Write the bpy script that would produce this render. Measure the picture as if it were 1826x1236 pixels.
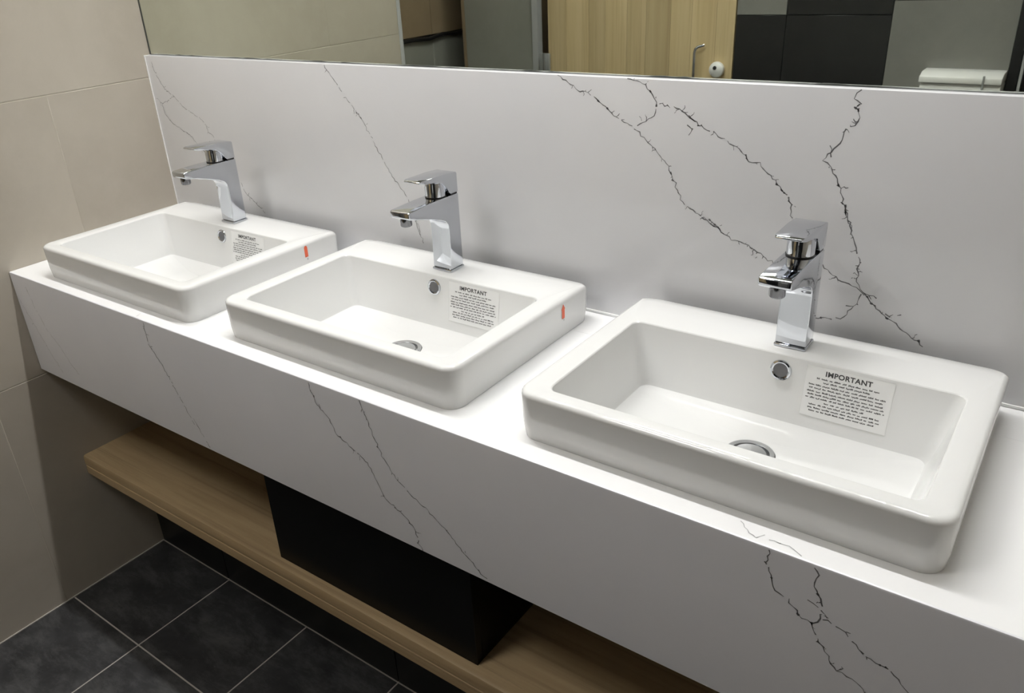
import bpy, bmesh, math, random
from mathutils import Matrix, Vector
rnd = random.Random(7)
for o in list(bpy.data.objects): bpy.data.objects.remove(o, do_unlink=True)
SC = bpy.context.scene
COL = SC.collection

# ------------------------------------------------------------------ camera
R = [[0.8024779, 0.5940572, -0.055905], [0.2220614, -0.3842998, -0.896104], [-0.5538213, 0.7066893, -0.4403093]]
CPOS = (1.8749, -1.1463, 1.4515); FPX = 1457.94; PPX, PPY = -43.97, -5.24
cam = bpy.data.cameras.new('camera'); camo = bpy.data.objects.new('camera', cam); COL.objects.link(camo)
cam.sensor_width = 36; cam.sensor_fit = 'HORIZONTAL'; cam.lens = FPX*36/1826
cam.shift_x = -PPX/1826; cam.shift_y = PPY/1826; cam.clip_start = .02
M4 = Matrix([[R[0][i], -R[1][i], -R[2][i], CPOS[i]] for i in range(3)] + [[0, 0, 0, 1]])
camo.matrix_world = M4
SC.camera = camo
def ray_on(u, v, ax, val):
    d = [(u-913-PPX)/FPX, (v-618-PPY)/FPX, 1.0]
    w = [sum(R[k][i]*d[k] for k in range(3)) for i in range(3)]
    t = (val-CPOS[ax])/w[ax]
    return Vector([CPOS[i]+t*w[i] for i in range(3)])

# ------------------------------------------------------------------ world, exposure, light levels
wd = bpy.data.worlds.new('world'); SC.world = wd; wd.use_nodes = True
wd.node_tree.nodes['Background'].inputs[0].default_value = (.5, .52, .55, 1)
wd.node_tree.nodes['Background'].inputs[1].default_value = .05
vs = SC.view_settings
vs.view_transform = 'Standard'; vs.look = 'None'; vs.gamma = 1; vs.use_curve_mapping = False; vs.exposure = .36
STRIP_E = 134.0       # LED strip above the counter
FILL_E = 13.5       # unseen ceiling panel, added as room fill

# ------------------------------------------------------------------ helpers
def tag(o, label=None, cat=None, group=None, kind=None):
    if label: o['label'] = label
    if cat: o['category'] = cat
    if group: o['group'] = group
    if kind: o['kind'] = kind
    return o
def link(name, me, mat=None, parent=None, smooth=None):
    o = bpy.data.objects.new(name, me); COL.objects.link(o)
    if mat and not me.materials: me.materials.append(mat)
    if parent: o.parent = parent; o.matrix_parent_inverse = Matrix.Translation(-Vector(parent_loc(parent)))
    if smooth is not None:
        me.polygons.foreach_set('use_smooth', [True]*len(me.polygons))
        me.set_sharp_from_angle(angle=math.radians(smooth))
    return o
def parent_loc(p):
    v = Vector(p.location)
    while p.parent:
        p = p.parent; v = v  # parents further up are at identity or already in world terms
    return v
def empty(name, loc):
    o = bpy.data.objects.new(name, None); COL.objects.link(o); o.location = loc; o.empty_display_size = .05
    return o
def bm_mesh(bm, name):
    bmesh.ops.recalc_face_normals(bm, faces=bm.faces)
    me = bpy.data.meshes.new(name); bm.to_mesh(me); bm.free(); return me
def add_box(bm, x0, x1, y0, y1, z0, z1):
    vs_ = [bm.verts.new((x, y, z)) for z in (z0, z1) for y in (y0, y1) for x in (x0, x1)]
    for f in ((0, 1, 3, 2), (4, 6, 7, 5), (0, 4, 5, 1), (2, 3, 7, 6), (0, 2, 6, 4), (1, 5, 7, 3)):
        bm.faces.new([vs_[i] for i in f])
def box(name, x0, x1, y0, y1, z0, z1, mat, parent=None, bev=0, seg=2):
    bm = bmesh.new(); add_box(bm, x0, x1, y0, y1, z0, z1)
    if bev: bmesh.ops.bevel(bm, geom=bm.edges[:], offset=bev, segments=seg, affect='EDGES', profile=.5)
    return link(name, bm_mesh(bm, name), mat, parent, 40 if bev else None)
def boxes(name, lst, mat, parent=None):
    bm = bmesh.new()
    for b in lst: add_box(bm, *b)
    return link(name, bm_mesh(bm, name), mat, parent)
def extrude_x(bm, prof, x0, x1):
    a = [bm.verts.new((x0, y, z)) for y, z in prof]; b = [bm.verts.new((x1, y, z)) for y, z in prof]
    n = len(prof)
    bm.faces.new(a); bm.faces.new(b[::-1])
    for i in range(n): bm.faces.new((a[i], b[i], b[(i+1) % n], a[(i+1) % n]))
def prism(name, prof, x0, x1, mat, parent=None, bev=0, seg=3):
    bm = bmesh.new(); extrude_x(bm, prof, x0, x1)
    bmesh.ops.recalc_face_normals(bm, faces=bm.faces)
    if bev:
        es = [e for e in bm.edges if len(e.link_faces) == 2 and e.calc_face_angle() > math.radians(25)]
        bmesh.ops.bevel(bm, geom=es, offset=bev, segments=seg, affect='EDGES', profile=.5)
    return link(name, bm_mesh(bm, name), mat, parent, 35)
def lathe(name, prof, center, axis, mat, parent=None, n=40, smooth=35):
    """prof: (radius, height) pairs along axis; closed at ends where radius is 0"""
    ax = Vector(axis).normalized(); t = ax.orthogonal().normalized(); s = ax.cross(t); c = Vector(center)
    bm = bmesh.new(); rings = []
    for r, h in prof:
        if r < 1e-6: rings.append([bm.verts.new(c+ax*h)])
        else: rings.append([bm.verts.new(c+ax*h+(t*math.cos(2*math.pi*i/n)+s*math.sin(2*math.pi*i/n))*r) for i in range(n)])
    for a, b in zip(rings, rings[1:]):
        for i in range(n):
            j = (i+1) % n
            if len(a) == 1 and len(b) == 1: continue
            if len(a) == 1: bm.faces.new((a[0], b[i], b[j]))
            elif len(b) == 1: bm.faces.new((a[i], b[0], a[j]))
            else: bm.faces.new((a[i], b[i], b[j], a[j]))
    return link(name, bm_mesh(bm, name), mat, parent, smooth)

# ------------------------------------------------------------------ materials
MATS = {}
def nodes(name):
    m = bpy.data.materials.new(name); m.use_nodes = True; nt = m.node_tree
    MATS[name] = m
    return m, nt, nt.nodes['Principled BSDF']
def plain(name, col, rough=.5, metal=0, spec=.5, coat=0):
    m, nt, b = nodes(name)
    b.inputs['Base Color'].default_value = (*col, 1); b.inputs['Roughness'].default_value = rough
    b.inputs['Metallic'].default_value = metal; b.inputs['Specular IOR Level'].default_value = spec
    b.inputs['Coat Weight'].default_value = coat
    return m
def noise_mix(nt, scale, ca, cb, lo=.35, hi=.65, stretch=(1, 1, 1), detail=5, coord='Object', rough=.6, distort=0):
    N = nt.nodes; L = nt.links
    tc = N.new('ShaderNodeTexCoord'); mp = N.new('ShaderNodeMapping'); mp.inputs['Scale'].default_value = stretch
    L.new((N.new('ShaderNodeNewGeometry').outputs['Position'] if coord == 'World' else tc.outputs[coord]), mp.inputs['Vector'])
    no = N.new('ShaderNodeTexNoise'); no.inputs['Scale'].default_value = scale; no.inputs['Detail'].default_value = detail
    no.inputs['Roughness'].default_value = rough; no.inputs['Distortion'].default_value = distort
    L.new(mp.outputs[0], no.inputs['Vector'])
    cr = N.new('ShaderNodeValToRGB'); cr.color_ramp.elements[0].position = lo; cr.color_ramp.elements[1].position = hi
    cr.color_ramp.elements[0].color = (*ca, 1); cr.color_ramp.elements[1].color = (*cb, 1)
    L.new(no.outputs['Fac'], cr.inputs['Fac'])
    return no, cr, mp
def mixrgb(nt, a, b, fac, mode='MIX'):
    mx = nt.nodes.new('ShaderNodeMix'); mx.data_type = 'RGBA'; mx.blend_type = mode
    for sock, v in ((6, a), (7, b), (0, fac)):
        if hasattr(v, 'links'): nt.links.new(v, mx.inputs[sock])
        elif isinstance(v, (int, float)): mx.inputs[sock].default_value = v
        else: mx.inputs[sock].default_value = (*v, 1)
    return mx.outputs[2]
def bump(nt, b, fac, strength=.1, dist=.002):
    bp = nt.nodes.new('ShaderNodeBump'); bp.inputs['Strength'].default_value = strength; bp.inputs['Distance'].default_value = dist
    nt.links.new(fac, bp.inputs['Height']); nt.links.new(bp.outputs[0], b.inputs['Normal'])

# white quartz
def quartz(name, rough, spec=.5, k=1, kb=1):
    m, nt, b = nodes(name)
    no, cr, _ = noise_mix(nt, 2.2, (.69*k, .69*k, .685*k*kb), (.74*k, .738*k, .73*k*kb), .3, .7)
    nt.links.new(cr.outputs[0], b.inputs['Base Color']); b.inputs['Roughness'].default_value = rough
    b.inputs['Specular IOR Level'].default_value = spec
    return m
quartz('quartz', .16, .5, 1, 1.03); quartz('quartz_honed', .3, .5, 1.03, 1.06); quartz('quartz_top_lit', .2, .5, 1.22, 1.01)  # top copy of the same stone, lightened to imitate brighter light on it
plain('vein', (.17, .17, .175), .3)
plain('vein_faint', (.38, .38, .38), .3)
# ceramic
m, nt, b = nodes('ceramic'); b.inputs['Base Color'].default_value = (.745, .745, .735, 1); b.inputs['Roughness'].default_value = .04
b.inputs['Specular IOR Level'].default_value = .55
plain('chrome', (.63, .65, .69), .05, 1)
plain('chrome_dark', (.22, .22, .23), .15, 1)
plain('chrome_dull', (.62, .63, .64), .22, 1)
plain('dark_plastic', (.02, .02, .022), .35)
plain('hole_dark', (.14, .14, .145), .5)
plain('sticker_paper', (.85, .85, .84), .45)
plain('ink', (.06, .06, .06), .6)
plain('orange_ink', (.80, .14, .06), .5)
plain('grey_ink', (.45, .45, .45), .5)
plain('silicone_white', (.85, .85, .84), .35)
plain('silicone_dark', (.06, .065, .06), .4)
plain('white_plastic', (.88, .88, .88), .3)
plain('alu', (.52, .53, .54), .35, .2)
plain('grey_metal', (.35, .36, .36), .4, .1)
plain('black_gloss', (.003, .003, .0035), .3, 0, .12)
plain('black_frame', (.012, .012, .013), .3)
plain('ceiling_paint', (.78, .78, .77), .9)
plain('wall_paint', (.45, .44, .42), .8)
# mirror glass: silvered, faint green
plain('mirror_silver', (.80, .84, .76), .012, 1)
# beige stone-look wall tile
def stone_tile(name, ca, cb, cc, rough, scale=2.6):
    m, nt, b = nodes(name)
    no, cr, mp = noise_mix(nt, scale, ca, cb, .3, .72, (1, 1, 1), 6, 'Object', .55, .6)
    no2, cr2, _ = noise_mix(nt, scale*6, (0, 0, 0), (1, 1, 1), .45, .8, (1, 1, 1), 6, 'Object', .7)
    oi = nt.nodes.new('ShaderNodeObjectInfo')
    mul = nt.nodes.new('ShaderNodeMath'); mul.operation = 'MULTIPLY_ADD'; mul.inputs[1].default_value = .10; mul.inputs[2].default_value = .95
    nt.links.new(oi.outputs['Random'], mul.inputs[0])
    va = nt.nodes.new('ShaderNodeVectorMath'); va.operation = 'ADD'
    comb = nt.nodes.new('ShaderNodeCombineXYZ')
    m5 = nt.nodes.new('ShaderNodeMath'); m5.operation = 'MULTIPLY'; m5.inputs[1].default_value = 37
    nt.links.new(oi.outputs['Random'], m5.inputs[0]); nt.links.new(m5.outputs[0], comb.inputs[0]); nt.links.new(m5.outputs[0], comb.inputs[1])
    src = no.inputs['Vector'].links[0].from_socket
    nt.links.new(src, va.inputs[0]); nt.links.new(comb.outputs[0], va.inputs[1]); nt.links.new(va.outputs[0], no.inputs['Vector'])
    c = mixrgb(nt, cr.outputs[0], cc, nt_scale(nt, cr2.outputs[0], .35))
    hv = nt.nodes.new('ShaderNodeHueSaturation'); nt.links.new(c, hv.inputs['Color']); nt.links.new(mul.outputs[0], hv.inputs['Value'])
    nt.links.new(hv.outputs[0], b.inputs['Base Color']); b.inputs['Roughness'].default_value = rough
    bump(nt, b, no2.outputs['Fac'], .06, .001)
    return m
def nt_scale(nt, sock, k):
    mu = nt.nodes.new('ShaderNodeMath'); mu.operation = 'MULTIPLY'; mu.inputs[1].default_value = k
    nt.links.new(sock, mu.inputs[0]); return mu.outputs[0]
stone_tile('beige_tile', (.39, .35, .29), (.46, .42, .355), (.49, .45, .385), .42)
stone_tile('brown_tile', (.27, .20, .125), (.34, .26, .17), (.37, .29, .19), .4)
stone_tile('panel_grey', (.27, .275, .245), (.33, .33, .30), (.35, .35, .32), .35)
stone_tile('grey_tile', (.20, .20, .185), (.26, .255, .24), (.28, .28, .26), .4)
stone_tile('black_tile', (.008, .008, .009), (.018, .018, .019), (.03, .03, .03), .35)
# floor slate: charcoal with dusty scuffs
m, nt, b = nodes('slate_tile')
no, cr, _ = noise_mix(nt, 9, (.011, .011, .0125), (.044, .044, .046), .3, .75, (1, 1, 1), 7, 'World', .65, .4)
no2, cr2, _ = noise_mix(nt, 7, (0, 0, 0), (1, 1, 1), .46, .72, (1, 2.2, 1), 8, 'World', .8, .25)
c = mixrgb(nt, cr.outputs[0], (.19, .19, .185), nt_scale(nt, cr2.outputs[0], .38))
no3, cr3, _ = noise_mix(nt, 160, (0, 0, 0), (1, 1, 1), .72, .8, (1, 1, 1), 2, 'World')
c = mixrgb(nt, c, (.22, .21, .20), nt_scale(nt, cr3.outputs[0], .5))
nt.links.new(c, b.inputs['Base Color']); b.inputs['Roughness'].default_value = .5; bump(nt, b, no.outputs['Fac'], .3, .001)
plain('grout_light', (.40, .37, .34), .9)
plain('grout_beige', (.46, .42, .35), .9)
plain('grout_dark', (.07, .07, .07), .9)
# oak laminate, grain along X (shelf) or Z (door)
def oak(name, stretch, ca, cb, cc, rough=.45):
    m, nt, b = nodes(name)
    no, cr, _ = noise_mix(nt, 14, ca, cb, .3, .7, stretch, 6, 'Object', .65, .3)
    s2 = tuple(s*(5 if s > .5 else 1.6) for s in stretch)
    no2, cr2, _ = noise_mix(nt, 14, (0, 0, 0), (1, 1, 1), .5, .75, s2, 4, 'Object', .6)
    c = mixrgb(nt, cr.outputs[0], cc, nt_scale(nt, cr2.outputs[0], .6))
    oi = nt.nodes.new('ShaderNodeObjectInfo'); mu = nt.nodes.new('ShaderNodeMath'); mu.operation = 'MULTIPLY_ADD'; mu.inputs[1].default_value = .3 if 'door' in name else 0; mu.inputs[2].default_value = .9 if 'door' in name else 1
    nt.links.new(oi.outputs['Random'], mu.inputs[0]); hv = nt.nodes.new('ShaderNodeHueSaturation'); nt.links.new(c, hv.inputs['Color']); nt.links.new(mu.outputs[0], hv.inputs['Value'])
    nt.links.new(hv.outputs[0], b.inputs['Base Color']); b.inputs['Roughness'].default_value = rough
    bump(nt, b, no2.outputs['Fac'], .08, .0006)
    return m
oak('oak_shelf', (.06, 1, 1), (.33, .23, .12), (.56, .42, .245), (.20, .13, .068))
oak('oak_door', (1, 1, .05), (.52, .40, .22), (.66, .53, .32), (.38, .28, .15))
def emit(name, col, e):
    m, nt, b = nodes(name); b.inputs['Base Color'].default_value = (*col, 1)
    b.inputs['Emission Color'].default_value = (*col, 1); b.inputs['Emission Strength'].default_value = e
    return m
emit('led_strip', (1, 1, .99), STRIP_E); emit('fill_panel', (1, .99, .97), FILL_E)
G = MATS

# ------------------------------------------------------------------ dimensions (metres)
H = .86; D = .4406; APB = H-.2436; ZM = 1.2564
XR = 2.62            # right wall
YB = -2.0            # line of the cubicle fronts behind the camera
CEIL = 2.8
LW_END = -.86        # left wall stops here, the room widens
XL2 = -.8

# ------------------------------------------------------------------ setting
def struct(o): o['kind'] = 'structure'; return o
floor = struct(box('floor', -.95, XR+.1, -2.75, .1, -.12, -.0006, G['grout_light']))
gap = .0022
ys = [-.276, -.541, -.841, -1.141, -1.441, -1.741, -2.041, -2.341, -2.641]
xs = [0.0, .292] + [.292+.2965*i for i in range(1, 9)]
xs = [x for x in xs if x < XR-.02] + [XR]
tile_cache = {}
def floor_tile(x0, x1, y0, y1):
    key = (round(x1-x0, 4), round(y1-y0, 4))
    w, d = x1-x0-gap, y1-y0-gap
    if key not in tile_cache:
        bm = bmesh.new(); add_box(bm, -w/2, w/2, -d/2, d/2, -.006, 0)
        bmesh.ops.bevel(bm, geom=[e for e in bm.edges if all(v.co.z > -.001 for v in e.verts)], offset=.0012, segments=1, affect='EDGES')
        me = bm_mesh(bm, 'floor_tile'); me.materials.append(G['slate_tile']); tile_cache[key] = me
    o = bpy.data.objects.new('floor_tile', tile_cache[key]); COL.objects.link(o); o.parent = floor
    o.location = ((x0+x1)/2, (y0+y1)/2, 0)
box('grout_line', 0, .0035, -.855, -.278, -.0004, .0022, G['grout_light'], floor)
box('grout_line', .0036, XR, -.2785, -.2762, -.0004, .0006, G['grout_light'], floor)
for a, bq in zip(ys, ys[1:]):
    for c0, c1 in zip(xs, xs[1:]): floor_tile(c0, c1, bq, a)
    if bq < LW_END-.2:
        for c0, c1 in ((-.3, 0), (-.6, -.3), (-.8, -.6)): floor_tile(c0, c1, bq, min(a, LW_END-.012))
ceiling = struct(box('ceiling', -.95, XR+.1, -2.75, .1, CEIL, CEIL+.1, G['ceiling_paint']))

def tiled_wall(name, core, tiles, mat, grout):
    """core box; tiles: boxes that stand proud of it by their own thickness"""
    w = struct(box(name, *core, G[grout]))
    for t in tiles:
        o = box('wall_tile', *t, G[mat], w, .0008, 1)
    return w
# left wall: 600 mm courses, joints at z .604 and 1.206
TT = .010; g = .0008
zs = [0.0, .604, 1.206, 1.808, CEIL]
tl = []
for i, (z0, z1) in enumerate(zip(zs, zs[1:])):
    cuts = [0.021, -.253, LW_END] if i % 2 else [0.021, -.560, LW_END]
    for y1, y0 in zip(cuts, cuts[1:]): tl.append((-TT, 0, y0+g, y1-g, z0+g, z1-g))
tiled_wall('wall_left', (-.14, -.0006, LW_END, .1, 0, CEIL), tl, 'beige_tile', 'grout_beige')
# corner trim at the free end of the left wall
struct(box('trim_1', -.003, .004, LW_END-.012, LW_END-.0005, 0, CEIL, G['alu']))
# return wall behind it and the far left wall of the wider part
struct(box('wall_return', -.80, -.141, LW_END, LW_END+.10, 0, CEIL, G['grey_tile']))
wfl = struct(box('wall_far_left', -.95, XL2-.010, -2.75, LW_END+.1, 0, CEIL, G['grout_dark']))
for yy0, yy1 in ((-2.75, -1.96), (-1.96, -1.36), (-1.36, LW_END)):
    box('wall_tile', XL2-.010, XL2, yy0+g, yy1-g, 0, 1.055, G['panel_grey'], wfl, .0008, 1)
    box('wall_tile', XL2-.010, XL2, yy0+g, yy1-g, 1.075, CEIL, G['brown_tile'], wfl, .0008, 1)
# wall behind the mirror and splashback
struct(box('wall_back', -.14, XR+.1, .022, .1, 0, CEIL, G['wall_paint']))
struct(box('wall_right', XR, XR+.1, -2.75, .022, 0, CEIL, G['beige_tile']))
struct(box('wall_front', -.95, XR+.1, -2.85, -2.75, 0, CEIL, G['brown_tile']))
# black tiled plinth wall below the shelf
plinth = struct(box('wall_plinth', 0, XR, -.266, .0218, 0, .30, G['grout_dark']))
for c0, c1 in ((0, .29), (.29, .886), (.886, 1.482), (1.482, 2.078), (2.078, XR)):
    box('wall_tile', c0+.0015, c1-.0015, -.276, -.266, .001, .30, G['black_tile'], plinth, .0008, 1)

# ------------------------------------------------------------------ splashback and mirror
splash = empty('splashback', (1.3, .0, H))
tag(splash, 'white quartz splashback with thin dark veins behind the three basins', 'splashback')
box('slab', .0015, XR, 0, .0218, H+.0005, ZM, G['quartz'], splash, .0012, 2)
box('corner_sealant', .0003, .0040, -.0012, .0218, H+.001, ZM, G['silicone_white'], splash)
box('bottom_sealant', .002, XR, -.0035, -.0001, H+.0005, H+.004, G['silicone_white'], splash)

def vein_mesh(paths, plane, name, parent, mat='vein', wid=.0013, twig=.35, seed=1):
    """paths in photo pixels -> thin ragged ribbons on the plane y = plane (or z = plane when given as ('z', v))"""
    r = random.Random(seed); ax = 1; val = plane
    if isinstance(plane, tuple): ax = 2; val = plane[1]
    off = Vector((0, -.00025, 0)) if ax == 1 else Vector((0, 0, .00025))
    nrm = Vector((0, -1, 0)) if ax == 1 else Vector((0, 0, 1))
    bm = bmesh.new()
    def ribbon(pts, w0, w1):
        n = len(pts); prev = None
        for i, p in enumerate(pts):
            t = (pts[min(i+1, n-1)]-pts[max(i-1, 0)])
            if t.length < 1e-6: continue
            s = nrm.cross(t.normalized()); w = (w0+(w1-w0)*i/max(1, n-1))*r.uniform(.45, 1.5)/2
            cur = (bm.verts.new(p+off+s*w), bm.verts.new(p+off-s*w))
            if prev and r.random() > .06: bm.faces.new((prev[0], cur[0], cur[1], prev[1]))
            prev = cur
    for path in paths:
        P = [ray_on(u, v, ax, val) for u, v in path]
        fine = []
        for a, b_ in zip(P, P[1:]):
            L = (b_-a).length; k = max(2, int(L/.0045)); s = nrm.cross((b_-a).normalized())
            for j in range(k):
                fine.append(a+(b_-a)*(j/k)+s*r.gauss(0, .0011))
        fine.append(P[-1])
        ribbon(fine, wid, wid)
        for i in range(2, len(fine)-2):
            if r.random() < twig*.3:
                d = (fine[i+1]-fine[i]).normalized(); s = nrm.cross(d)*(1 if r.random() < .5 else -1)
                q = fine[i].copy(); tw = [q.copy()]; ln = r.uniform(.003, .012)
                for _ in range(4):
                    q = q+(s*r.uniform(.4, 1.2)+d*r.uniform(-.6, 1.0))*ln/4; tw.append(q.copy())
                ribbon(tw, wid*.9, wid*.5)
            elif r.random() < twig*.25:       # dark knot
                q = fine[i]; d = (fine[i+1]-fine[i]).normalized()
                ribbon([q-d*.002, q, q+d*.002], wid*2.0, wid*1.5)
    return link(name, bm_mesh(bm, name), G[mat], parent)
def Z(ox, oy, s, pts): return [(ox+a/s, oy+c/s) for a, c in pts]
z1 = lambda pts: Z(0, 0, 2.853, pts)
z2 = lambda pts: Z(600, 0, 2.853, pts)
z3 = lambda pts: Z(1186, 0, 2.853, pts)
z4 = lambda pts: Z(0, 340, 2.853, pts)
z5 = lambda pts: Z(380, 280, 2.536, pts)
z6 = lambda pts: Z(900, 370, 1.8175, pts)
z8 = lambda pts: Z(440, 740, 2.227, pts)
z9 = lambda pts: Z(1180, 880, 2.827, pts)
vein_mesh([z1([(768, 315), (790, 370), (820, 425), (850, 465), (885, 490), (915, 525), (945, 555), (985, 580), (1020, 605), (1045, 630), (1060, 670), (1090, 700), (1110, 760)]),
           z1([(790, 492), (825, 525), (840, 580), (860, 605), (900, 645), (940, 670), (980, 695), (1000, 730), (1045, 780), (1080, 830)]),
           z1([(885, 490), (850, 515), (825, 525)])], 0, 'vein', splash, 'vein', .0010, .25, 1)
vein_mesh([z1([(1225, 930), (1250, 980), (1300, 1030), (1350, 1085)])],
          0, 'vein', splash, 'vein', .0013, .25, 1)
vein_mesh([z2([(-65, 335), (0, 420), (40, 490), (70, 525), (125, 600), (165, 670), (200, 740), (230, 800), (265, 860), (300, 920), (345, 975), (365, 1015), (400, 1110), (425, 1195)]),
           z5([(900, 240), (935, 330), (952, 390)])], 0, 'vein', splash, 'vein', .0012, .2, 2)
vein_mesh([z2([(1125, 383), (1180, 420), (1240, 470), (1265, 465), (1310, 490), (1360, 530), (1400, 575), (1450, 615), (1495, 630), (1530, 660), (1575, 715), (1630, 770), (1680, 830), (1705, 880), (1730, 950), (1760, 1030), (1826, 1080)]),
           z3([(154, 1079), (240, 1130), (300, 1190)]),
           z6([(640, 30), (735, 103), (790, 122), (830, 150), (880, 190), (920, 200)])], 0, 'vein', splash, 'vein', .0013, .7, 3)
vein_mesh([z6([(1020, 180), (1080, 235), (1150, 265), (1165, 285)])], 0, 'vein', splash, 'vein', .0013, .8, 3)
vein_mesh([z2([(1480, 400), (1530, 412), (1570, 435), (1610, 480), (1630, 520), (1622, 570), (1590, 610), (1530, 640)])], 0, 'vein', splash, 'vein', .0013, .5, 4)
vein_mesh([z2([(1630, 520), (1700, 540), (1760, 565), (1826, 620)]),
           z3([(118, 590), (160, 625), (200, 650), (260, 680), (330, 730), (350, 765)]), z3([(330, 730), (380, 755), (425, 822), (480, 830), (520, 890), (560, 920), (610, 980), (640, 1040), (640, 1095), (660, 1125)]),
           z3([(112, 636), (138, 660), (120, 688)])], 0, 'vein', splash, 'vein', .0013, .7, 5)
vein_mesh([z3([(1000, 455), (965, 500), (995, 525), (975, 545), (990, 575), (982, 620), (925, 658), (900, 710), (860, 760), (803, 815), (840, 850), (875, 910), (890, 960), (910, 1050), (925, 1100), (950, 1150), (942, 1195)]),
           z3([(838, 740), (845, 800)]),
           z6([(1100, 0), (1120, 60), (1135, 120), (1150, 180), (1140, 240), (1160, 275), (1190, 310), (1220, 345), (1270, 375), (1310, 415), (1355, 452)]),
           z6([(1220, 345), (1285, 348)]), z6([(1160, 275), (1205, 295)]),
           z6([(1155, 280), (1130, 320), (1095, 310)]), z6([(1130, 320), (1100, 355), (1060, 362), (1005, 358)])], 0, 'vein', splash, 'vein', .0014, .8, 6)

mirror = empty('wall_mirror', (1.3, .012, ZM)); tag(mirror, 'wide frameless wall mirror above the white splashback', 'mirror')
box('mirror_glass', .004, XR, .0165, .0218, ZM+.0012, 2.15, G['mirror_silver'], mirror)
box('mirror_edge', .0005, .0038, 0.0155, .0218, ZM+.0005, 2.15, G['silicone_dark'], mirror)
# uneven sealant line along the bottom edge
bm = bmesh.new(); r_ = random.Random(3); n = 160; pv = None
for i in range(n+1):
    x = .004+(XR-.006)*i/n; h = .0007+.0022*r_.random()*math.sin(i*.21)**2
    cur = [bm.verts.new((x, .0152, ZM+.0002)), bm.verts.new((x, .0154, ZM+h)), bm.verts.new((x, .0164, ZM+h+.0004)), bm.verts.new((x, .0164, ZM+.0002))]
    if pv:
        for k in range(4): bm.faces.new((pv[k], cur[k], cur[(k+1) % 4], pv[(k+1) % 4]))
    else: bm.faces.new(cur)
    pv = cur
bm.faces.new(pv[::-1])
link('mirror_sealant', bm_mesh(bm, 'mirror_sealant'), G['silicone_dark'], mirror, 60)

# ------------------------------------------------------------------ vanity counter
BX = [.107, .7138, 1.3294]; BW = .5129; BY0 = [-.409, -.402, -.4015]; BYB = -.021; BH = .0696
counter = empty('vanity_counter', (1.3, -.22, APB))
tag(counter, 'long white quartz vanity counter with a deep veined front apron', 'counter')
XE = XR-.001
def plate_with_holes(name, x0, x1, y0, y1, z0, z1, holes, mat, parent):
    xs_ = sorted({x0, x1, *[h[0] for h in holes], *[h[1] for h in holes]}); ys_ = sorted({y0, y1, *[h[2] for h in holes], *[h[3] for h in holes]})
    bm = bmesh.new(); V = {}
    def v(x, y, z):
        k = (x, y, z)
        if k not in V: V[k] = bm.verts.new(k)
        return V[k]
    def solid(i, j):
        if i < 0 or j < 0 or i >= len(xs_)-1 or j >= len(ys_)-1: return False
        cx = (xs_[i]+xs_[i+1])/2; cy = (ys_[j]+ys_[j+1])/2
        return not any(h[0] < cx < h[1] and h[2] < cy < h[3] for h in holes)
    for i in range(len(xs_)-1):
        for j in range(len(ys_)-1):
            if not solid(i, j): continue
            a, b_, c, d = xs_[i], xs_[i+1], ys_[j], ys_[j+1]
            bm.faces.new((v(a, c, z1), v(b_, c, z1), v(b_, d, z1), v(a, d, z1)))
            bm.faces.new((v(a, c, z0), v(a, d, z0), v(b_, d, z0), v(b_, c, z0)))
            for (di, dj, p, q) in ((-1, 0, (a, c), (a, d)), (1, 0, (b_, c), (b_, d)), (0, -1, (a, c), (b_, c)), (0, 1, (a, d), (b_, d))):
                if not solid(i+di, j+dj): bm.faces.new((v(*p, z0), v(*q, z0), v(*q, z1), v(*p, z1)))
    return link(name, bm_mesh(bm, name), mat, parent)
holes = [(x+.022, x+BW-.022, -.385, -.0865) for x in BX]
plate_with_holes('worktop', .001, XE, -D+.0025, -.084, H-.02, H, holes, G['quartz_top_lit'], counter)
box('rear_strip', .001, XE, -.083, -.0002, H-.02, H-.0004, G['quartz_top_lit'], counter)
# front apron, mitred with a small eased edge
prism('apron', [(-D+.0025, H), (-D+.0007, H-.0007), (-D, H-.0025), (-D, APB+.003), (-D+.003, APB), (-D+.02, APB), (-D+.02, H-.0205), (-D+.0025, H-.0205)], .001, XE, G['quartz_honed'], counter)
ap = -D
vein_mesh([z4([(95, 545), (150, 640), (215, 750), (280, 860), (322, 925)])], ap, 'vein', counter, 'vein_faint', .0010, .1, 11)
vein_mesh([z4([(130, 490), (180, 600), (240, 710), (310, 800), (360, 880), (405, 935)])], ap, 'vein', counter, 'vein_faint', .0010, .1, 12)
vein_mesh([z4([(728, 672), (745, 740), (755, 780), (820, 880), (860, 950), (920, 1060), (990, 1190)]), Z(0, 740, 2.492, [(862, 15), (890, 70), (935, 145)])], ap, 'vein', counter, 'vein', .0013, .2, 13)
vein_mesh([z5([(428, 1020), (470, 1120), (530, 1190)]), z8([(330, 20), (355, 75), (415, 130), (480, 190), (510, 250), (550, 330), (625, 400), (665, 450), (685, 510), (700, 540)])], ap, 'vein', counter, 'vein', .0013, .3, 14)
vein_mesh([z5([(660, 1100), (695, 1190)]), z8([(475, 10), (500, 80), (545, 175), (600, 260), (655, 320), (720, 380), (785, 450), (840, 520), (930, 630), (955, 650)])], ap, 'vein', counter, 'vein', .0013, .35, 15)
vein_mesh([z9([(545, 285), (530, 350), (550, 430), (570, 490), (640, 530), (685, 610), (755, 655), (790, 750), (840, 820), (880, 895), (985, 950), (1025, 1006), (1070, 1080)])], ap, 'vein', counter, 'vein', .0013, .6, 16)
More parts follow.
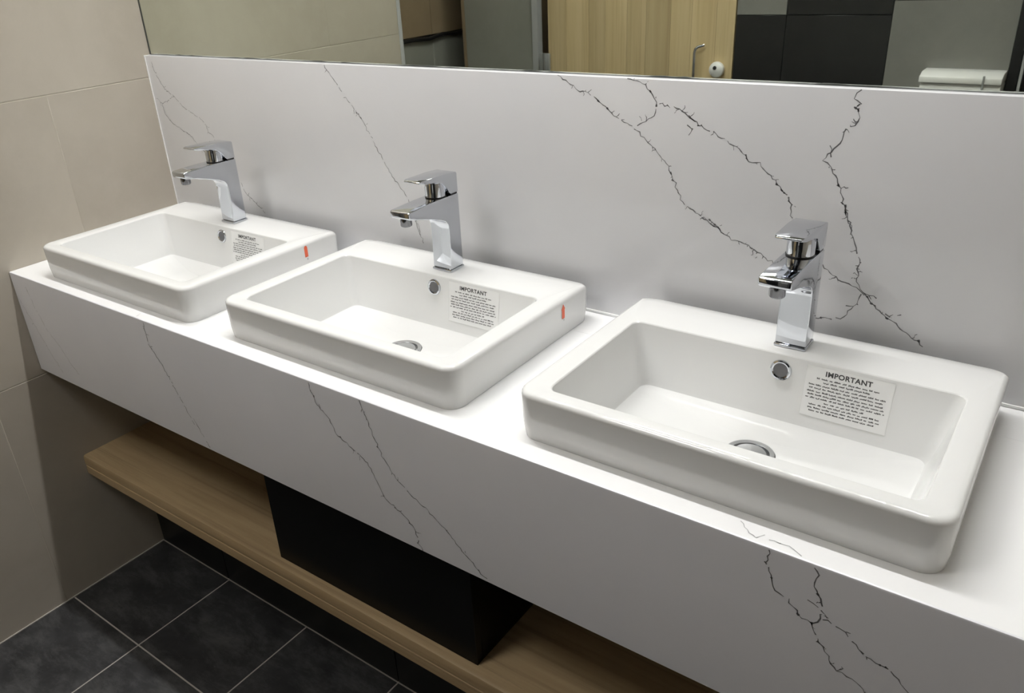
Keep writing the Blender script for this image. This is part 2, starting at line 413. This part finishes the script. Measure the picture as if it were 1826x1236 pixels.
vein_mesh([z9([(780, 375), (790, 410), (770, 450), (790, 510), (810, 570), (800, 630), (760, 655)]), z9([(815, 630), (900, 680), (960, 745), (1030, 820), (1080, 850), (1160, 895), (1210, 960), (1240, 1006), (1290, 1080)]), z9([(735, 535), (790, 575)])], ap, 'vein', counter, 'vein', .0012, .6, 17)
vein_mesh([z9([(395, 140), (430, 185), (475, 225)]), z9([(475, 225), (520, 210)]), z9([(545, 230), (640, 268), (705, 318)])], ('z', H), 'vein', counter, 'vein_faint', .0011, .6, 18)
vein_mesh([z4([(690, 640), (715, 625)])], ('z', H), 'vein', counter, 'vein_faint', .0010, .1, 19)

# ------------------------------------------------------------------ wash basins
def rrect(x0, x1, y0, y1, r, k=7):
    pts = []
    for cx, cy, a0 in ((x1-r, y0+r, -90), (x1-r, y1-r, 0), (x0+r, y1-r, 90), (x0+r, y0+r, 180)):
        for i in range(k+1):
            a = math.radians(a0+90*i/k); pts.append((cx+r*math.cos(a), cy+r*math.sin(a)))
    return pts
def circ(cx, cy, r, k=7):
    pts = []
    for a0 in (-90, 0, 90, 180):
        for i in range(k+1):
            a = math.radians(a0+90*(i+.0)/(k+.35)); pts.append((cx+r*math.cos(a), cy+r*math.sin(a)))
    return pts
LIPY = -.058; LIPS = .0095/.037
BASIN_LABEL = ['white rectangular washbasin nearest the beige tiled wall', 'white rectangular washbasin between two other basins on the counter', 'white rectangular washbasin farthest from the beige tiled wall']
FAUCET_LABEL = ['chrome single-lever faucet on the basin beside the beige tiled wall', 'chrome single-lever faucet on the middle one of three basins', 'chrome single-lever faucet on the basin farthest from the beige wall']
FLZ = .832
def basin(i):
    x0, x1, y0, y1 = BX[i], BX[i]+BW, BY0[i], BYB; cx = (x0+x1)/2
    zt = H+BH; dr = (cx, -.230)
    root = empty('wash_basin', (cx, (y0+y1)/2, H)); tag(root, BASIN_LABEL[i], 'washbasin', 'washbasins on the vanity counter')
    bm = bmesh.new(); loops = []
    def lp(pts, z, lip=False):
        vs_ = []
        for x, y in pts:
            zz = z-(max(0, y-LIPY)*LIPS if lip else 0)
            vs_.append(bm.verts.new((x, y, zz)))
        loops.append(vs_)
    IX0, IX1, IY0, IY1 = x0+.037, x1-.034, y0+.026, -.133     # bowl opening
    # underside
    lp(circ(*dr, .034), FLZ-.016)
    lp(rrect(x0+.055, x1-.055, y0+.05, -.16, .03), FLZ-.012)
    lp(rrect(x0+.030, x1-.030, y0+.030, -.094, .03), H-.004)
    lp(rrect(x0+.030, x1-.030, y0+.030, -.094, .03), H+.0002)
    lp(rrect(x0+.0035, x1-.0035, y0+.0035, y1-.004, .024), H+.0002)
    lp(rrect(x0+.003, x1-.003, y0+.003, y1-.003, .025), H+.0010)
    lp(rrect(x0+.001, x1-.001, y0+.0012, y1-.001, .025), H+.02)
    R1 = .007
    for a in (0, 18, 36, 54, 72, 90):
        a = math.radians(a); ins = R1*(1-math.cos(a)); lp(rrect(x0+ins, x1-ins, y0+ins, y1-ins, .026-ins*.5), zt-R1+R1*math.sin(a), True)
    # extra loop so that the sloped back ledge has a crisp fold
    lp(rrect(x0+.010, x1-.010, y0+.010, LIPY, .018), zt, False)
    R2 = .0035
    for a in (0, 30, 60, 90):
        a = math.radians(a); o_ = R2*(1-math.sin(a)); lp(rrect(IX0-o_, IX1+o_, IY0-o_, IY1+o_, .014), zt-R2*(1-math.cos(a)))
    FX0, FX1, FY0, FY1 = IX0+.022, IX1-.026, IY0+.026, IY1-.013
    R3 = .008
    lp(rrect(FX0-.003, FX1+.003, FY0-.003, FY1+.002, .016), FLZ+R3)
    lp(rrect(FX0+.0005, FX1-.0005, FY0+.0005, FY1-.0005, .015), FLZ+R3*.35)
    lp(rrect(FX0+.005, FX1-.005, FY0+.005, FY1-.005, .012), FLZ+.0008)
    # floor falls gently in facets to the waste
    lp(rrect(cx-.09, cx+.09, dr[1]-.055, dr[1]+.045, .012), FLZ-.005)
    lp(circ(*dr, .036), FLZ-.0075)
    lp(circ(*dr, .033), FLZ-.0085)
    lp(circ(*dr, .033), FLZ-.0135)
    n = len(loops[0])
    for a, b_ in zip(loops, loops[1:]):
        for k in range(n): bm.faces.new((a[k], a[(k+1) % n], b_[(k+1) % n], b_[k]))
    a, b_ = loops[-1], loops[0]
    for k in range(n): bm.faces.new((a[k], a[(k+1) % n], b_[(k+1) % n], b_[k]))
    bo = link('basin_body', bm_mesh(bm, 'basin_body'), G['ceramic'], root, 24)
    for e in bo.data.edges:            # crisp fold where the tap ledge starts to fall to the back
        if all(abs(bo.data.vertices[q].co.y-LIPY) < 1e-5 and bo.data.vertices[q].co.z > H+.05 for q in e.vertices): e.use_edge_sharp = True
    # waste
    dz = FLZ-.0085
    w = lathe('drain', [(0, dz-.003), (.0235, dz-.003), (.0245, dz-.0012), (.0320, dz+.0002), (.0318, dz+.0020), (.0300, dz+.0028), (.0255, dz+.0018), (.0245, dz-.0005), (.0242, dz-.003)], (dr[0], dr[1], 0), (0, 0, 1), G['chrome_dull'], root)
    lathe('drain_plug', [(.0215, dz-.002), (.0218, dz+.0014), (.0205, dz+.0026), (.012, dz+.0034), (0, dz+.0036)], (dr[0], dr[1], 0), (0, 0, 1), G['chrome_dull'], w)
    # frame of the back inner wall
    zt_ = zt-R2; zb_ = FLZ+R3; yt = IY1; yb = FY1+.002
    up = Vector((0, yt-yb, zt_-zb_)).normalized(); nr = Vector((0, -up.z, up.y)) 
    def bw(x, z, off=0):           # point on the back inner wall
        t = (z-zb_)/(zt_-zb_); return Vector((x, yb+(yt-yb)*t, z))+nr*off
    c = bw(cx+.001, .9065, -.0005)
    ov = lathe('overflow_ring', [(.0098, .0006), (.0100, .0018), (.0118, .0028), (.0140, .0022), (.0146, .0004)], c, nr, G['chrome'], root, 36)
    lathe('overflow_hole', [(0, .0012), (.0100, .0012)], c, nr, G['hole_dark'], ov, 36)
    # paper sticker with printed notice
    sx0, sx1 = x0+.290, x0+.399
    bm = bmesh.new(); P = [bw(sx0, .8520, .0004), bw(sx1, .8520, .0004), bw(sx1+.001, .9235, .0004), bw(sx0+.001, .9235, .0004)]
    vv = [bm.verts.new(p) for p in P]; bm.faces.new(vv)
    st = link('sticker', bm_mesh(bm, 'sticker'), G['sticker_paper'], root); st['label'] = 'white paper sticker headed IMPORTANT above lines of small print'
    cu = bpy.data.curves.new('title', 'FONT'); cu.body = 'IMPORTANT'; cu.size = .0098; cu.align_x = 'CENTER'; cu.space_character = 1.08; cu.offset = .00028
    to = bpy.data.objects.new('title', cu); COL.objects.link(to)
    dg = bpy.context.evaluated_depsgraph_get(); me = bpy.data.meshes.new_from_object(to.evaluated_get(dg)); bpy.data.objects.remove(to, do_unlink=True)
    org = bw((sx0+sx1)/2, .9125, .0007)
    for v_ in me.vertices: v_.co = org+Vector((1, 0, 0))*v_.co.x+up*v_.co.y
    me.materials.clear(); link('printed_title', me, G['ink'], st)
    r = random.Random(21); bm = bmesh.new()
    rows = [(.9065, .078), (.9020, .060), (.8970, .096), (.8925, .094), (.8875, .098), (.8830, .096), (.8785, .100), (.8735, .050), (.8690, .088), (.8645, .090), (.8600, .086)]
    for z, wd_ in rows:
        x = (sx0+sx1)/2-wd_/2; xe = x+wd_
        while x < xe-.002:
            l = min(r.uniform(.0035, .010), xe-x); xx = x
            while xx < x+l-.0008:            # letter-like strokes
                a = r.uniform(.0007, .0012); hgt = r.choice((.0013, .0015, .0021)); z0_ = z-(.0005 if r.random() < .15 else 0)
                q = [bm.verts.new(bw(px, pz, .0007)) for px, pz in ((xx, z0_), (xx+a, z0_), (xx+a, z0_+hgt), (xx, z0_+hgt))]
                bm.faces.new(q); xx += a+.00025
            x += l+.0016
    link('printed_lines', bm_mesh(bm, 'printed_lines'), G['ink'], st)
    # small orange mark on the right-hand side
    if i < 2:
        xo = x1-.0008; yc, zc = (-.121, .9075) if i == 0 else (-.1145, .906)
        bm = bmesh.new()
        prof = ([(-.0042, -.010), (.0042, -.010), (.0042, .010), (.0020, .0135), (-.0020, .0135), (-.0042, .010)] if i == 0 else
                [(-.0042, -.012), (.0042, -.012), (.0042, .004), (.0058, .004), (0, .0135), (-.0058, .004), (-.0042, .004)])
        bm.faces.new([bm.verts.new((xo+.0010, yc+a, zc+b2)) for a, b2 in prof])
        om = link('orange_mark', bm_mesh(bm, 'orange_mark'), G['orange_ink'], root); om['label'] = 'small orange sticker mark'
        bm = bmesh.new()
        bm.faces.new([bm.verts.new((xo+.0009, yc+a, zc-.0165+b2)) for a, b2 in ((0, 0), (.0034, 0), (.0034, .004), (0, .004))])
        link('grey_mark', bm_mesh(bm, 'grey_mark'), G['grey_ink'], om)
    return cx
# ------------------------------------------------------------------ faucets
def faucet(i):
    cx = [.363, .973, 1.588][i]; z0 = H+BH+.0004
    root = empty('basin_faucet', (cx, -.094, z0)); tag(root, FAUCET_LABEL[i], 'faucet', 'faucets on the washbasins')
    h = .0208
    prism('base_plate', [(-.0755, z0), (-.0755, z0+.004), (-.1135, z0+.004), (-.1135, z0)], cx-h-.0008, cx+h+.0008, G['chrome'], root, .0012, 2)
    prof = [(-.0770, z0+.0042), (-.0770, 1.0655), (-.1000, 1.0660), (-.1500, 1.0665), (-.2040, 1.0650), (-.2075, 1.0630), (-.2070, 1.0540), (-.2040, 1.0515),
            (-.1800, 1.0460), (-.1500, 1.0375), (-.1280, 1.0300), (-.1160, 1.0240), (-.1110, 1.0170), (-.1095, 1.0080), (-.1095, .98), (-.1110, z0+.0042)]
    bm = bmesh.new(); extrude_x(bm, prof, cx-h, cx+h); bmesh.ops.recalc_face_normals(bm, faces=bm.faces)
    es = [e for e in bm.edges if e.calc_face_angle() > math.radians(30)]
    bmesh.ops.bevel(bm, geom=es, offset=.0018, segments=3, affect='EDGES', profile=.5)
    link('spout_body', bm_mesh(bm, 'spout_body'), G['chrome'], root, 32)
    # aerator
    ae = lathe('aerator', [(0, .0005), (.0092, .0005), (.0100, .002), (.0100, .0145), (0, .0145)], (cx, -.1925, 1.0365), (0, 0, 1), G['chrome_dark'], root, 28)
    lathe('aerator_mesh', [(0, -.0002), (.0078, -.0002), (.0078, .0003), (0, .0003)], (cx, -.1925, 1.0365), (0, 0, 1), G['dark_plastic'], ae, 24)
    # cartridge dome under the lever
    lathe('cartridge_cap', [(.0178, 1.0668), (.0178, 1.084), (.0168, 1.092), (.012, 1.0960)], (cx, -.1130, 0), (0, 0, 1), G['chrome'], root, 36)
    lathe('cartridge_seal', [(.0185, 1.0664), (.0185, 1.0680), (.0170, 1.0682)], (cx, -.1130, 0), (0, 0, 1), G['dark_plastic'], root, 36)
    lv = [(-.0775, 1.0685), (-.0775, 1.1010), (-.0800, 1.1032), (-.1100, 1.1055), (-.1650, 1.1070), (-.1715, 1.1058), (-.1715, 1.1030), (-.1600, 1.1002), (-.1330, 1.0965), (-.1180, 1.0920), (-.1080, 1.0830), (-.1010, 1.0720), (-.0970, 1.0685)]
    bm = bmesh.new(); extrude_x(bm, lv, cx-h, cx+h); bmesh.ops.recalc_face_normals(bm, faces=bm.faces)
    # round the two front corners of the lever plate in plan
    es = [e for e in bm.edges if e.calc_face_angle() > math.radians(30)]
    bmesh.ops.bevel(bm, geom=es, offset=.0012, segments=2, affect='EDGES', profile=.5)
    for v_ in bm.verts:
        t = max(0, (-.148-v_.co.y)/.024); dx = v_.co.x-cx
        v_.co.x = cx+dx*(1-.22*min(1, t)**2)
    link('lever', bm_mesh(bm, 'lever'), G['chrome'], root, 32)
    box('shadow_gap', cx-h+.0015, cx+h-.0015, -.095, -.079, 1.0657, 1.0684, G['dark_plastic'], root)
for i in range(3): basin(i); faucet(i)

# ------------------------------------------------------------------ shelf and pipe cover below
SYF, SZ, STH = -.4129, .3616, .0558
shelf = empty('wall_shelf', (1.3, -.2, SZ-STH)); tag(shelf, 'thick oak laminate shelf under the vanity counter', 'shelf')
prism('shelf_board', [(-.0005, SZ-STH), (-.0005, SZ), (SYF+.0225, SZ), (SYF+.0225, SZ-STH)], .0008, XE, G['oak_shelf'], shelf, .0004, 1)
prism('front_edge', [(SYF+.0220, SZ-STH), (SYF+.0220, SZ), (SYF+.006, SZ), (SYF+.0015, SZ-.002), (SYF, SZ-.007), (SYF, SZ-.026), (SYF+.0016, SZ-.0275), (SYF+.0016, SZ-.0290), (SYF, SZ-.0305), (SYF, SZ-STH+.003), (SYF+.003, SZ-STH)], .0008, XE, G['oak_shelf'], shelf)
struct(box('wall_recess', .0, XR, .0002, .0148, .3605, H-.0205, G['wall_paint']))
cover = empty('pipe_cover', (.97, -.2, SZ)); tag(cover, 'glossy black pipe cover box standing on the oak shelf', 'box')
box('front_panel', .722, 1.221, -.3930, -.3770, SZ+.0003, H-.0215, G['black_gloss'], cover, .0008, 1)
box('side_panel', .722, .738, -.3768, -.002, SZ+.0003, H-.0215, G['black_gloss'], cover, .0006, 1)
box('side_panel', 1.205, 1.221, -.3768, -.002, SZ+.0003, H-.0215, G['black_gloss'], cover, .0006, 1)

# ------------------------------------------------------------------ what the mirror shows: cubicle fronts opposite
wall2 = struct(box('wall_cubicle', .66, 1.20, YB-.10, YB-.010, 0, CEIL, G['grout_dark']))
for z0, z1_ in ((0, .56), (.56, 1.155), (1.155, 1.75), (1.75, CEIL)):
    for x0, x1 in ((.66, .845), (.845, 1.20)):
        box('wall_tile', x0+.001, x1-.001, YB-.010, YB, z0+.001, z1_-.001, G['grey_tile' if (z0 > 1 and z0 < 1.2 and x0 < .7) else 'black_tile'], wall2, .0008, 1)
wall3 = struct(box('wall_pier', 1.20, 1.57, YB-.10, YB-.010, 0, CEIL, G['grout_dark']))
for z0, z1_ in ((0, .60), (.60, 1.20), (1.20, 1.80), (1.80, CEIL)):
    box('wall_tile', 1.201, 1.569, YB-.010, YB, z0+.001, z1_-.001, G['grey_tile'], wall3, .0008, 1)
struct(box('trim_2', 1.571, 1.60, YB-.06, YB+.012, 0, CEIL, G['black_frame']))
struct(box('trim_3', 1.603, 1.611, YB-.06, YB+.010, 0, CEIL, G['alu']))
struct(box('wall_dark', 1.613, XR, YB-.10, YB-.012, 0, CEIL, G['black_tile']))
pan = struct(box('wall_panel', -.63, -.257, YB-.02, YB-.002, 0.0, 2.1, G['panel_grey'])); 
struct(box('trim_4', -.255, -.226, YB-.03, YB+.006, 0, 2.15, G['alu']))
struct(box('trim_5', -.646, -.632, YB-.03, YB+.002, 0, 2.15, G['brown_tile']))
struct(box('wall_cubicle_side', -.224, .655, YB-.40, YB-.38, 0, CEIL, G['black_tile']))
door = struct(empty('door_1', (.24, YB-.02, 0)))
nb = 9; x = -.178; wds = [.092, .110, .078, .10, .085, .105, .088, .10, .074]; k = (.655+.178)/sum(wds)
for w_ in wds:
    box('door_board', x+.0004, x+w_*k-.0004, YB-.035, YB-.003, .02, 2.1, G['oak_door'], door, .0005, 1); x += w_*k
hg = box('hinge', -.212, -.162, YB+.0065, YB+.020, .925, 1.000, G['grey_metal'], door, .002, 2)
lathe('hinge_pin', [(0, .922), (.005, .922), (.005, 1.003), (0, 1.003)], (-.187, YB+.021, 0), (0, 0, 1), G['chrome'], hg, 16)
kn = lathe('lock_knob', [(.022, -.002), (.026, .002), (.030, .014), (.028, .024), (.018, .031), (0, .033)], (.602, YB, .960), (0, 1, 0), G['white_plastic'], door, 32)
lathe('lock_slot', [(0, .0345), (.007, .0345), (.008, .030)], (.600, YB, .968), (0, 1, 0), G['dark_plastic'], kn, 16)
# slim coat-hook like handle: upright rod with a forward bend
def tube(name, pts, r, mat, parent, n=12):
    bm = bmesh.new(); pv = None; P = [Vector(p) for p in pts]
    for i_, p in enumerate(P):
        t = (P[min(i_+1, len(P)-1)]-P[max(i_-1, 0)]).normalized(); a = t.orthogonal().normalized() if i_ == 0 else (a-t*a.dot(t)).normalized(); s = t.cross(a)
        cur = [bm.verts.new(p+(a*math.cos(2*math.pi*q/n)+s*math.sin(2*math.pi*q/n))*r) for q in range(n)]
        if pv:
            for q in range(n): bm.faces.new((pv[q], cur[q], cur[(q+1) % n], pv[(q+1) % n]))
        else: bm.faces.new(cur)
        pv = cur
    bm.faces.new(pv[::-1]); return link(name, bm_mesh(bm, name), mat, parent, 50)
tube('pull_handle', [(.512, YB-.002, .86), (.512, YB+.024, .87), (.512, YB+.026, .90), (.512, YB+.026, 1.020), (.515, YB+.026, 1.034), (.523, YB+.024, 1.042), (.545, YB+.012, 1.048)], .0055, G['chrome'], door)
# white dispenser on the grey pier
dsp = empty('paper_dispenser', (1.455, YB, .70)); tag(dsp, 'white wall dispenser with a lid, reflected in the mirror', 'dispenser')
prism('body', [(YB+.0005, .70), (YB+.0005, .955), (YB+.085, .955), (YB+.10, .940), (YB+.10, .72), (YB+.085, .70)], 1.335, 1.568, G['white_plastic'], dsp, .003, 2)
prism('lid', [(YB+.0005, .9585), (YB+.0005, .990), (YB+.070, .990), (YB+.104, .978), (YB+.106, .9585)], 1.331, 1.569, G['white_plastic'], dsp, .003, 2)
box('latch', 1.515, 1.521, YB+.104, YB+.109, .935, .985, G['grey_metal'], dsp, .001, 1)
# black rail over the tile line in the side space
rail = tube('side_rail', [(XL2+.010, -1.70, 1.062), (XL2+.012, -1.80, 1.066), (XL2+.014, -1.92, 1.058), (XL2+.012, -2.02, 1.070), (XL2+.013, -2.12, 1.062), (XL2+.010, -2.22, 1.066)], .009, G['black_frame'], None)
tag(rail, 'black rail along the tile joint of the side wall, seen in the mirror', 'rail')

# ------------------------------------------------------------------ lamp and added fill panel
led = empty('linear_ceiling_light', (.92, -.15, CEIL)); tag(led, 'slim linear LED light on the ceiling above the counter', 'ceiling light')
boxes('housing', [(.02, 1.83, -.175, -.168, CEIL-.03, CEIL), (.02, 1.83, -.132, -.125, CEIL-.03, CEIL), (.02, 1.83, -.168, -.132, CEIL-.006, CEIL)], G['white_plastic'], led)
box('diffuser', .025, 1.825, -.1675, -.1325, CEIL-.022, CEIL-.0065, G['led_strip'], led)
for q, (px, py, nm) in enumerate(((.62, -1.55, 'side space'),)):  # unseen panel, added to brighten the door and apron
    pl = empty('ceiling_fill_panel', (px, py, CEIL)); tag(pl, 'added square fill light on the ceiling in front of the oak door', 'ceiling light')
    boxes('frame', [(px-.30, px+.30, py-.30, py-.285, CEIL-.012, CEIL), (px-.30, px+.30, py+.285, py+.30, CEIL-.012, CEIL), (px-.30, px-.285, py-.285, py+.285, CEIL-.012, CEIL), (px+.285, px+.30, py-.285, py+.285, CEIL-.012, CEIL)], G['white_plastic'], pl)
    box('diffuser', px-.2845, px+.2845, py-.2845, py+.2845, CEIL-.008, CEIL-.0002, G['fill_panel'], pl)
